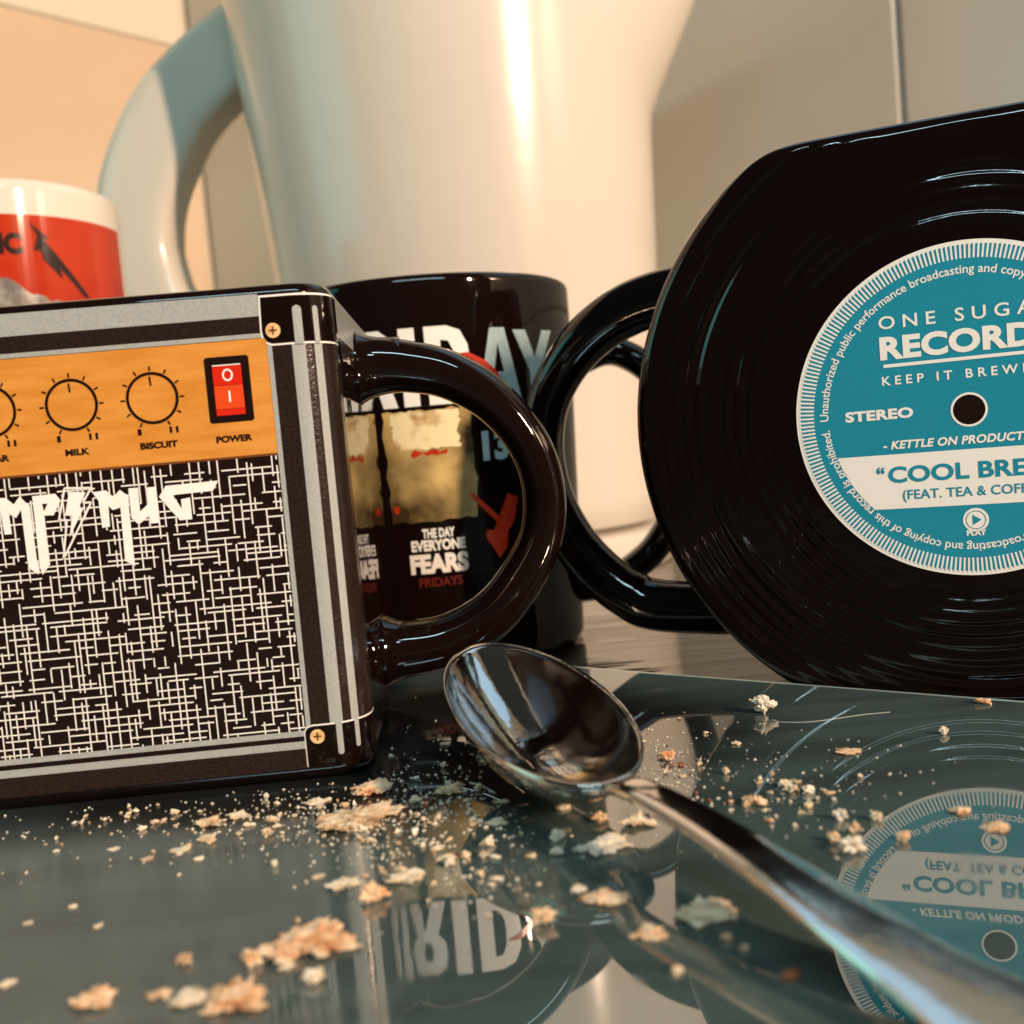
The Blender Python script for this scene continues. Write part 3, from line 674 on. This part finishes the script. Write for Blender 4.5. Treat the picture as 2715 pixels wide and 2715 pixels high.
for i in range(10):
    t = i / 9; lid.append([(.0 + (.083 * math.cos(t * PI / 2) + .0005) * math.cos(2 * PI * j / 96) - .002, (.083 * math.cos(t * PI / 2) + .0005) * math.sin(2 * PI * j / 96), (.281 + .022 * math.sin(t * PI / 2))) for j in range(96)])
v, f = loft(lid); link('lid', mesh('lid', v, f), M['white_glaze'], ket)
rings = [cring(.080, .0, 128), cring(.0815, .001, 128), cring(.0818, .0145, 128), cring(.0805, .0158, 128)]
v, f = loft(rings); link('power_base', mesh('power_base', v, f), M['white_glaze'], ket)
v, f = loft([cring(.072, .0159, 96), cring(.072, .0188, 96)]); link('base_gap', mesh('base_gap', v, f), M['kettle_seam'], ket)
outer_p = [(-.083, .258), (-.098, .2540), (-.1093, .2482), (-.1198, .2412), (-.1325, .2303), (-.1410, .2215), (-.1500, .2095), (-.1588, .1938), (-.1645, .1790), (-.1668, .1650), (-.1655, .1480), (-.1590, .1290), (-.1450, .1050), (-.1200, .0850), (-.0800, .0760)]
inner_p = [(-.083, .226), (-.0930, .2190), (-.1010, .2140), (-.1075, .2090), (-.1140, .2030), (-.1195, .1965), (-.1255, .1860), (-.1310, .1750), (-.1340, .1660), (-.1356, .1570), (-.1360, .1470), (-.1325, .1310), (-.1230, .1170), (-.1060, .1070), (-.0800, .1030)]
BETA = math.radians(7.5)
def swing(x, z):
    r = (x - KC.x); return (r * (1 + .058 * min(1, (-r - .07) / .06)), 0, (H + (z - H) * (1 + .28 * max(0, -r - .07))) - TB)
oc = catmull([swing(x, z) for x, z in outer_p], 8); ic = catmull([swing(x, z) for x, z in inner_p], 8)
HR = Matrix.Rotation(-BETA, 4, 'Z')
def strap(o_, i_, hn, e, n=48):
    rs = []
    for P, Q in zip(o_, i_):
        c = (P + Q) / 2; B = (P - Q) / 2; r = []
        for j in range(n):
            a = 2 * PI * j / n; ca, sa = math.cos(a), math.sin(a)
            r.append(c + B * math.copysign(abs(ca) ** (2 / e), ca) + Vector((0, hn * math.copysign(abs(sa) ** (2 / e), sa), 0)))
        rs.append(r)
    return loft(rs)
v, f = strap(oc, ic, .013, 4.6); v = [HR @ q for q in v]; me = mesh('handle', v, f); fix_normals(me); link('handle', me, M['white_glaze'], ket)
sp0 = [p + (p - q).normalized() * .0012 for p, q in zip(oc, ic)]; sp1 = [p - (p - q).normalized() * .0030 for p, q in zip(oc, ic)]
v, f = strap(sp0, sp1, .0095, 3.0, 24); v = [HR @ q for q in v]; me = mesh('handle_spine', v, f); fix_normals(me); link('handle_spine', me, M['white_glaze'], ket)

# ------------------------------------------------------------------ tall white and red mug
RC = Vector((-.153, .33, 0)); SR = .0355; ST = .139 - TB
red = empty('red_band_mug', Matrix.Translation((RC.x, RC.y, TB)), 'white mug with a bright red wrap and dark jagged lettering at the far left', 'mug')
rings = [cring(.030, 0, 96), cring(.0345, .0015, 96), cring(SR, .005, 96)] + [cring(SR, .02 + .02 * i, 96) for i in range(6)]
rings += [cring(SR - .0022 * (1 - math.cos(a)), ST - .0036 + .0036 * math.sin(a), 96) for a in [PI / 2 * i / 7 for i in range(8)]]
rings += [cring(SR - .0022 - .0016 * math.sin(a), ST - .0036 + .0036 * math.cos(a), 96) for a in [PI / 2 * i / 5 for i in range(1, 6)]] + [cring(.031, .06, 96), cring(.028, .01, 96)]
v, f = loft(rings); link('body', mesh('body', v, f), M['stein_white'], red)
def rmap(s, z, off):
    a = s * mm / SR; r = SR + off * mm; return Vector((r * math.sin(a), -r * math.cos(a), z * mm - TB))
def red_decal(name, build, mt, off=.15):
    bm = bmesh.new(); build(bm)
    return decal(name, bm, lambda s, z: rmap(s, z, off), mt, red, (-55, 55, 1.5))
red_decal('red_wrap', lambda b: rect_bm(b, -58, 58, 30, 128.3), M['stein_red'])
def bolt(b):
    text_bm(b, 'METALLIC', -10.5, 20.6, 116.9, 6.2, .06)
    # long jagged last letter
    poly_bm(b, [(22.6, 126.4), (28.0, 121.6), (26.4, 121.3), (39.0, 105.2), (37.3, 105.0), (30.2, 113.2), (30.8, 109.9), (25.6, 115.6), (25.1, 118.2), (23.2, 118.0), (24.6, 122.4)])
red_decal('dark_lettering', bolt, M['stein_black'], .3)
def grey(b):
    poly_bm(b, blob(12.5, 100.5, 10.8, 9.6, 60, .05, 7)); poly_bm(b, blob(23, 103.2, 3.0, 2.2, 30, .12, 3)); poly_bm(b, blob(28, 101.2, 3.4, 2.6, 30, .14, 9))
red_decal('grey_picture', grey, M['stein_grey'], .3)

# ------------------------------------------------------------------ teaspoon
N0 = Vector((.0084, .1224, .0088)); T0 = Vector((-.0073, .1748, .0169)); W0 = .0118
Mi = (N0 + T0) / 2; A = (T0 - N0) / 2; ax = A.normalized(); lat = ax.cross(Vector((0, 0, 1))).normalized(); up = lat.cross(ax)
spn = empty('teaspoon', Matrix.Translation((Mi.x, Mi.y, 0)), 'shiny steel teaspoon lying face up on the crumb covered board', 'spoon')
Mo = Mi - Vector((Mi.x, Mi.y, 0)); AL = A.length
def bowl_pt(r, a, depth, off):
    ca, sa = math.cos(a), math.sin(a)
    eg = 1 + -.05 * ca
    p = Mo + ax * (AL * r * ca) + lat * (W0 * r * sa * eg)
    d = depth * (1 - r ** 2.0) ** .82 * (1 - .12 * r * ca)
    return p - up * (d - off)
NRD, NAA = 26, 96
v = [bowl_pt(0, 0, .0094, 0)]; f = []
for i in range(1, NRD + 1):
    for j in range(NAA): v.append(bowl_pt(i / NRD, 2 * PI * j / NAA, .0094, 0))
for j in range(NAA): f.append((0, 1 + j, 1 + (j + 1) % NAA))
for i in range(NRD - 1):
    for j in range(NAA):
        a = 1 + i * NAA + j; b = 1 + i * NAA + (j + 1) % NAA; f.append((a, a + NAA, b + NAA, b))
# rim and underside
top_rim = 1 + (NRD - 1) * NAA
st = len(v)
for k, (rr, of) in enumerate(((1.012, -.0002), (1.016, -.0006), (1.008, -.0011))):
    for j in range(NAA): v.append(bowl_pt(1, 2 * PI * j / NAA, 0, of) + (bowl_pt(1, 2 * PI * j / NAA, 0, 0) - Mo) * (rr - 1))
prev = top_rim
for k in range(3):
    cur = st + k * NAA
    for j in range(NAA): f.append((prev + j, cur + j, cur + (j + 1) % NAA, prev + (j + 1) % NAA))
    prev = cur
for i in range(NRD - 1, 0, -1):
    cur = len(v)
    for j in range(NAA): v.append(bowl_pt(i / NRD, 2 * PI * j / NAA, .0094, -.0011))
    for j in range(NAA): f.append((prev + j, cur + j, cur + (j + 1) % NAA, prev + (j + 1) % NAA))
    prev = cur
c = len(v); v.append(bowl_pt(0, 0, .0094, -.0011))
for j in range(NAA): f.append((prev + j, c, prev + (j + 1) % NAA))
me = mesh('bowl', v, f); fix_normals(me)
lowz = min(q.co.z for q in me.vertices)
print('spoon bowl lowest z', lowz)
link('bowl', me, M['steel'], spn)
# handle: cross-sections along a centre line
HL = [(.0083, .1262, .0070, .0016, .0010), (.0093, .1235, .0078, .0018, .0011), (.0112, .1203, .0086, .0020, .0012), (.0142, .1146, .0086, .0021, .0012), (.0187, .1063, .0078, .0024, .0011), (.0240, .0955, .0064, .0029, .0010), (.0284, .0874, .0049, .0037, .0009), (.0330, .0808, .0030, .0046, .0009), (.0378, .0715, .0012, .0058, .0008), (.0425, .0600, .0008, .0068, .0008), (.0470, .0500, .0009, .0070, .0008), (.0495, .0448, .0010, .0060, .0008), (.0508, .0421, .0010, .0032, .0007), (.0512, .0413, .0010, .0008, .0005)]
cl = catmull([(a, b, c) for a, b, c, d, e in HL], 6)
rings = []
for i, p in enumerate(cl):
    q = i / (len(cl) - 1) * (len(HL) - 1); q0 = min(int(q), len(HL) - 2); t = q - q0
    hw = HL[q0][3] * (1 - t) + HL[q0 + 1][3] * t; ht = HL[q0][4] * (1 - t) + HL[q0 + 1][4] * t
    T = (cl[min(i + 1, len(cl) - 1)] - cl[max(i - 1, 0)]).normalized(); L = T.cross(Vector((0, 0, 1))).normalized(); Un = L.cross(T)
    o_ = p - Vector((Mi.x, Mi.y, 0)); cr = .00012
    sec = [(-1, -.3), (-.99, .45), (-.96, .78), (-.86, .92), (-.5, .98), (-.2, 1.0), (.2, 1.0), (.5, .98), (.86, .92), (.96, .78), (.99, .45), (1, -.3), (.92, -.8), (.6, -1), (0, -1), (-.6, -1), (-.92, -.8)]
    rings.append([o_ + L * (hw * 1.16 * a_) + Un * (ht * .62 * b_) for a_, b_ in sec])
v, f = loft(rings); me = mesh('handle', v, f); fix_normals(me); link('handle', me, M['steel'], spn); me.set_sharp_from_angle(angle=math.radians(24))

# ------------------------------------------------------------------ crumbs
def crumb_mesh(seed, flat=.5, sub=3, jag=.5, name='crumb'):
    bm = bmesh.new(); bmesh.ops.create_icosphere(bm, subdivisions=sub, radius=.5)
    for q in bm.verts:
        p = q.co.normalized(); o_ = Vector((seed * 3.7, seed * 1.3, seed * 7.1))
        k = 1 + jag * noise.noise(p * 1.6 + o_) + jag * .7 * noise.noise(p * 3.7 + o_) + jag * .45 * noise.noise(p * 8 + o_) + jag * .2 * noise.noise(p * 17 + o_)
        q.co = p * .5 * max(.25, k); q.co.z *= flat
    zs = min(q.co.z for q in bm.verts); xs = max(abs(q.co.x) for q in bm.verts); zt = max(q.co.z for q in bm.verts)
    if flat < .5:
        for q in bm.verts:
            p = q.co.copy(); an = math.atan2(p.y, p.x); c2 = Vector((math.cos(an), math.sin(an), seed * 2.3))
            kk = 1 + .55 * noise.noise(c2 * .9) + .30 * noise.noise(c2 * 2.1) + .20 * noise.noise(c2 * 6.3) + .14 * noise.noise(c2 * 15) + .08 * noise.noise(c2 * 31)
            q.co.x *= kk; q.co.y *= kk
            q.co.z += .10 * noise.noise(Vector((q.co.x * 5, q.co.y * 5, seed))) + .05 * noise.noise(Vector((q.co.x * 16, q.co.y * 16, seed))) + .30 * q.co.x * q.co.y
        zs = min(q.co.z for q in bm.verts); xs = max(abs(q.co.x) for q in bm.verts); zt = max(q.co.z for q in bm.verts)
    for q in bm.verts: q.co.z = (q.co.z - zs) / (zt - zs); q.co.x /= 2 * xs; q.co.y /= 2 * xs
    return from_bm(name, bm)
def place(name, me, loc, w_, h_, dep, rz, mt, label, group, tilt=0):
    o = bpy.data.objects.new(name, me); COL.objects.link(o); o.location = loc
    o.scale = (w_, dep, h_); o.rotation_euler = (0, tilt, rz)
    if not me.materials: me.materials.append(None)
    o.material_slots[0].link = 'OBJECT'; o.material_slots[0].material = mt
    return tag(o, label, 'crumb', group)
# (x, y of foot, width, height) in photograph pixels, kind, label
BIG = [
 (945, 2200, 225, 88, 'tan', 'widest pile of tan toast crumb just in front of the square mug corner'),
 (982, 2112, 110, 56, 'orange', 'rough tan crumb touching the front right corner of the square mug'),
 (834, 2134, 70, 24, 'pale', 'flat pale crumb left of the widest tan crumb pile'),
 (630, 2170, 68, 30, 'pale', 'flat pale flake below the bottom edge of the square mug'),
 (545, 2196, 82, 38, 'tan', 'irregular tan flake a little left of the flat pale flake under the square mug'),
 (722, 2184, 46, 26, 'tan', 'upper of two small tan crumbs below the square mug'),
 (708, 2219, 32, 26, 'tan', 'lower of two small tan crumbs below the square mug'),
 (545, 2230, 50, 24, 'tan', 'brownish curl of crumb beneath the irregular tan flake'),
 (300, 2256, 38, 14, 'pale', 'thin pale flake on the left part of the board'),
 (389, 2282, 38, 14, 'tan', 'thin tan flake right of the leftmost thin pale flake'),
 (471, 2262, 52, 13, 'pale', 'long thin pale flake below the square mug'),
 (524, 2281, 26, 14, 'pale', 'small pale chip right of the long thin flake'),
 (727, 2300, 22, 24, 'pale', 'small upright pale chip left of the crumb cluster'),
 (842, 2330, 36, 20, 'pale', 'pale chip in front of the crumb cluster'),
 (990, 2398, 84, 66, 'orange', 'orange toasted crumb at the front of the central crumb cluster'),
 (1078, 2342, 112, 34, 'pale', 'long pale ridge of crumb behind the orange toasted crumb'),
 (908, 2352, 90, 22, 'pale', 'low pale flake left of the orange toasted crumb'),
 (795, 2545, 290, 128, 'orange', 'largest orange flake of toast crust, blurred in the foreground'),
 (665, 2566, 60, 44, 'orange', 'small orange crumb below the largest crust flake'),
 (757, 2568, 46, 24, 'pale', 'pale chip directly below the largest crust flake'),
 (830, 2612, 62, 42, 'pale', 'soft greyish crumb in the foreground right of centre left'),
 (605, 2685, 160, 92, 'orange', 'peaked orange crust crumb at the bottom of the frame'),
 (490, 2668, 110, 28, 'pale', 'pale tail of crumb left of the peaked orange crust'),
 (241, 2675, 112, 66, 'orange', 'bright orange blurred crumb in the lower left corner'),
 (420, 2650, 74, 38, 'tan', 'dull tan blurred crumb between the two orange crusts'),
 (487, 2562, 38, 32, 'tan', 'small round tan crumb left of the largest crust flake'),
 (12, 2618, 42, 24, 'pale', 'pale crumb at the lower left frame edge'),
 (70, 2452, 30, 14, 'pale', 'small pale chip near the left frame edge'),
 (191, 2408, 22, 14, 'pale', 'tiny pale chip on bare glass at left'),
 (258, 2460, 24, 14, 'pale', 'tiny pale chip right of the bare left patch'),
 (1440, 2456, 76, 52, 'orange', 'orange cube of crust left of the beige reflection'),
 (1175, 2290, 50, 32, 'pale', 'squarish cream crumb above the reflected letters'),
 (1408, 2276, 34, 20, 'pale', 'small cream chip left of the white crumb flake'),
 (1477, 2230, 44, 34, 'white', 'rounded white crumb left of the white crumb flake'),
 (1477, 2270, 36, 26, 'white', 'second white crumb just below the rounded one'),
 (1311, 2189, 64, 26, 'pale', 'oblong cream crumb under the spoon bowl'),
 (1328, 2132, 46, 20, 'pale', 'cream chip close below the spoon bowl edge'),
 (1190, 2107, 82, 40, 'tan', 'ragged tan crumb left of the spoon bowl underside'),
 (1494, 2150, 42, 24, 'pale', 'cream chip beside the neck shadow of the spoon'),
 (1180, 1977, 34, 16, 'pale', 'small cream flake behind and left of the spoon'),
 (1597, 2262, 152, 50, 'white', 'broad white crumb flake below the spoon handle'),
 (1590, 2182, 48, 34, 'tan', 'squarish tan crumb under the spoon handle neck'),
 (1685, 2196, 104, 52, 'pale', 'cream crumb pile tucked against the spoon handle'),
 (1612, 2400, 132, 60, 'orange', 'pale orange crumb over the beige reflection'),
 (1532, 2362, 48, 22, 'pale', 'cream chip left of the pale orange crumb'),
 (1722, 2492, 92, 40, 'orange', 'low orange smear of crumb at the beige reflection foot'),
 (1870, 2444, 162, 58, 'pale', 'long knobbly cream crumb left of the spoon handle'),
 (2030, 1899, 64, 62, 'white', 'tall jagged white crumb near the back edge of the board'),
 (1953, 1976, 28, 17, 'pale', 'rounded cream crumb in front of the tall white one'),
 (1772, 2020, 44, 34, 'orange', 'speckled orange crumb right of the spoon bowl'),
 (1925, 2055, 20, 26, 'pale', 'small two knobbed crumb right of the speckled orange one'),
 (2255, 2001, 64, 22, 'orange', 'flat orange and white flake in the clear middle of the right side'),
 (2504, 1950, 26, 26, 'white', 'upright white chip at the right of the board'),
 (2610, 1868, 36, 22, 'orange', 'orange crumb right at the back edge of the board below the record'),
 (2082, 2090, 36, 26, 'pale', 'pale crumb above the scattered row on the right'),
 (2000, 2139, 66, 42, 'tan', 'slanting tan crumb above the spoon handle'),
 (2202, 2105, 30, 13, 'orange', 'thin orange chip right of the scattered row'),
 (2041, 2182, 30, 19, 'tan', 'small tan crumb close above the spoon handle'),
 (2145, 2144, 26, 24, 'pale', 'small pale knob at the end of the scattered row'),
 (2233, 2178, 44, 34, 'white', 'topmost white crumb of the cluster beside the reflected label'),
 (2265, 2210, 32, 32, 'tan', 'tan crumb in the middle of the cluster beside the reflected label'),
 (2214, 2238, 36, 36, 'tan', 'leftmost tan crumb of the cluster beside the reflected label'),
 (2264, 2266, 68, 48, 'white', 'largest white crumb of the cluster beside the reflected label'),
 (2328, 2180, 32, 30, 'tan', 'lone tan crumb above the reflected label rim'),
 (2550, 2160, 52, 30, 'orange', 'orange crumb on the reflected tick marks'),
 (2397, 2234, 38, 32, 'orange', 'orange crumb inside the left rim of the reflected label'),
 (2655, 2205, 72, 28, 'orange', 'winged orange flake above the reflected play sign'),
 (1927, 2497, 30, 26, 'orange', 'blurred orange bead left of the spoon handle'),
 (1974, 2522, 28, 22, 'tan', 'blurred tan bead beside the orange bead'),
 (2100, 2598, 56, 34, 'brown', 'dark brown blurred crumb near the bottom right'),
 (1795, 2582, 34, 24, 'pale', 'blurred pale bead at the tip of the beige triangle')]
random.seed(21)
for i, (x, y, pw, ph, kind, lab_) in enumerate(BIG):
    p = px(x, y - ph * .06); d = (p - Vector((0, 0, H))).length
    flake = pw > 1.55 * ph
    wd = pw * d / 2717 * 1.06
    if flake:
        el = math.asin(H / d); dep = wd * random.uniform(.8, 1.0); hh = max(ph * d / 2717 - dep * math.sin(el) * .8, wd * .14)
        me = crumb_mesh(i + 1, .26, 5 if pw > 60 else 4, .5)
    else:
        hh = ph * d / 2717 * .85; dep = wd * random.uniform(.6, .9); me = crumb_mesh(i + 1, .6, 5 if pw > 60 else 4, .75)
    p = p + Vector((0, dep * .30, 0)) * 0.6
    place('crumb', me, (p.x, p.y, -.0001), wd, hh, dep, random.uniform(-.35, .35), CR[kind], lab_, 'toast crumbs on the glass board')
# the many small ones share a few meshes
SM = [crumb_mesh(100 + k, .6 if k % 3 else .3, 2 if k % 3 else 3, .9, 'small_crumb') for k in range(12)]
for m_ in SM: m_.materials.append(None)
def scatter(n, cx, cy, sx, sy, smin, smax, kinds):
    out = []
    for _ in range(n):
        for _t in range(20):
            x, y = random.gauss(cx, sx), random.gauss(cy, sy)
            if y > 2060 + max(0, (880 - x)) * .085 or x > 900: 
                break
        out.append((x, y, random.uniform(smin, smax) * random.choice((.6, .8, 1, 1, 1.5)), random.choice(kinds)))
    return out
def blocked(p):
    q = AMP.inverted() @ p
    if SX0 - .001 < q.x < SX1 + .001 and q.y > -.001: return True
    e = Vector((p.x, p.y)) - b1
    if e.dot(Vector((.61, .79))) > -.002 or p.y > .24: return True
    s = p - Mi; u_ = s.dot(Vector((ax.x, ax.y, 0)).normalized()); w_ = s.dot(lat)
    if (u_ / .018) ** 2 + (w_ / .0062) ** 2 < 1: return True
    return False
sm = scatter(70, 930, 2165, 190, 38, 7, 20, ['pale', 'tan', 'white']) + scatter(60, 450, 2185, 300, 40, 6, 15, ['pale', 'white', 'tan']) \
   + scatter(60, 1150, 2290, 140, 60, 8, 24, ['pale', 'tan', 'pale']) + scatter(46, 1220, 2060, 110, 70, 6, 17, ['pale', 'white']) \
   + scatter(34, 2040, 2110, 110, 40, 7, 20, ['pale', 'white', 'tan']) + scatter(26, 1800, 2040, 50, 60, 7, 15, ['brown', 'tan', 'pale']) \
   + scatter(30, 700, 2480, 380, 130, 10, 26, ['pale', 'tan']) + scatter(16, 1850, 2440, 120, 90, 10, 24, ['pale', 'tan']) + scatter(16, 2350, 2040, 200, 70, 6, 12, ['white', 'pale'])
cnt_ = 0
for x, y, s, kind in sm:
    if y < 1850: continue
    p = px(x, y)
    if blocked(p): continue
    d = (p - Vector((0, 0, H))).length; wd = s * d / 2717
    if cnt_ >= 290: break
    cnt_ += 1
    place('small_crumb', random.choice(SM), (p.x, p.y, -.00005), wd * random.uniform(.9, 1.8), wd * random.uniform(.45, .9), wd * random.uniform(.7, 1.1), random.uniform(0, 6), CR[kind],
          'tiny toast crumb among the fine scatter on the glass board', 'fine scatter of tiny crumbs')
# crumb dust
random.seed(5)
v = []; f = []
for _ in range(1300):
    c = random.choice(((930, 2150, 230, 45), (900, 2170, 120, 40), (450, 2190, 330, 50), (1150, 2260, 170, 80), (1200, 2040, 130, 80), (2050, 2090, 260, 90), (1790, 2040, 60, 60)))
    x, y = random.gauss(c[0], c[2]), random.gauss(c[1], c[3])
    if y < 1850 or y > 2700: continue
    p = px(x, y)
    if blocked(p): continue
    s = random.uniform(.00010, .00030); b0 = len(v)
    for k in range(3):
        a = 2 * PI * k / 3 + random.random(); v.append((p.x + s * math.cos(a) * random.uniform(.6, 1.4), p.y + s * math.sin(a), .00002))
    v.append((p.x, p.y, s * random.uniform(.5, 1.2)))
    f += [(b0, b0 + 1, b0 + 3), (b0 + 1, b0 + 2, b0 + 3), (b0 + 2, b0, b0 + 3), (b0 + 2, b0 + 1, b0)]
o = link('crumb_dust', mesh('crumb_dust', v, f), CR['white'], smooth=False); tag(o, 'pale crumb dust sprinkled over the glass board', 'crumb dust', kind='stuff')
# two fine fibres
def fibre(pix, r, label):
    pts = [px(x, y) + Vector((0, 0, r)) for x, y in pix]
    c = catmull(pts, 6); rings = []
    for i, p in enumerate(c):
        T = (c[min(i + 1, len(c) - 1)] - c[max(i - 1, 0)]).normalized(); L = T.cross(Vector((0, 0, 1))).normalized()
        rings.append([p + L * (r * math.cos(a)) + Vector((0, 0, 1)) * (r * math.sin(a)) for a in [2 * PI * j / 6 for j in range(6)]])
    v, f = loft(rings); o = link('fibre', mesh('fibre', v, f), M['fibre']); tag(o, label, 'fibre', 'loose fibres on the board')
fibre([(2062, 1914), (2130, 1915), (2200, 1908), (2280, 1896), (2360, 1888)], .000028, 'fine pale fibre trailing right from the tall white crumb')
fibre([(1245, 2076), (1280, 2086), (1312, 2104)], .00009, 'short bright fibre below the spoon bowl')
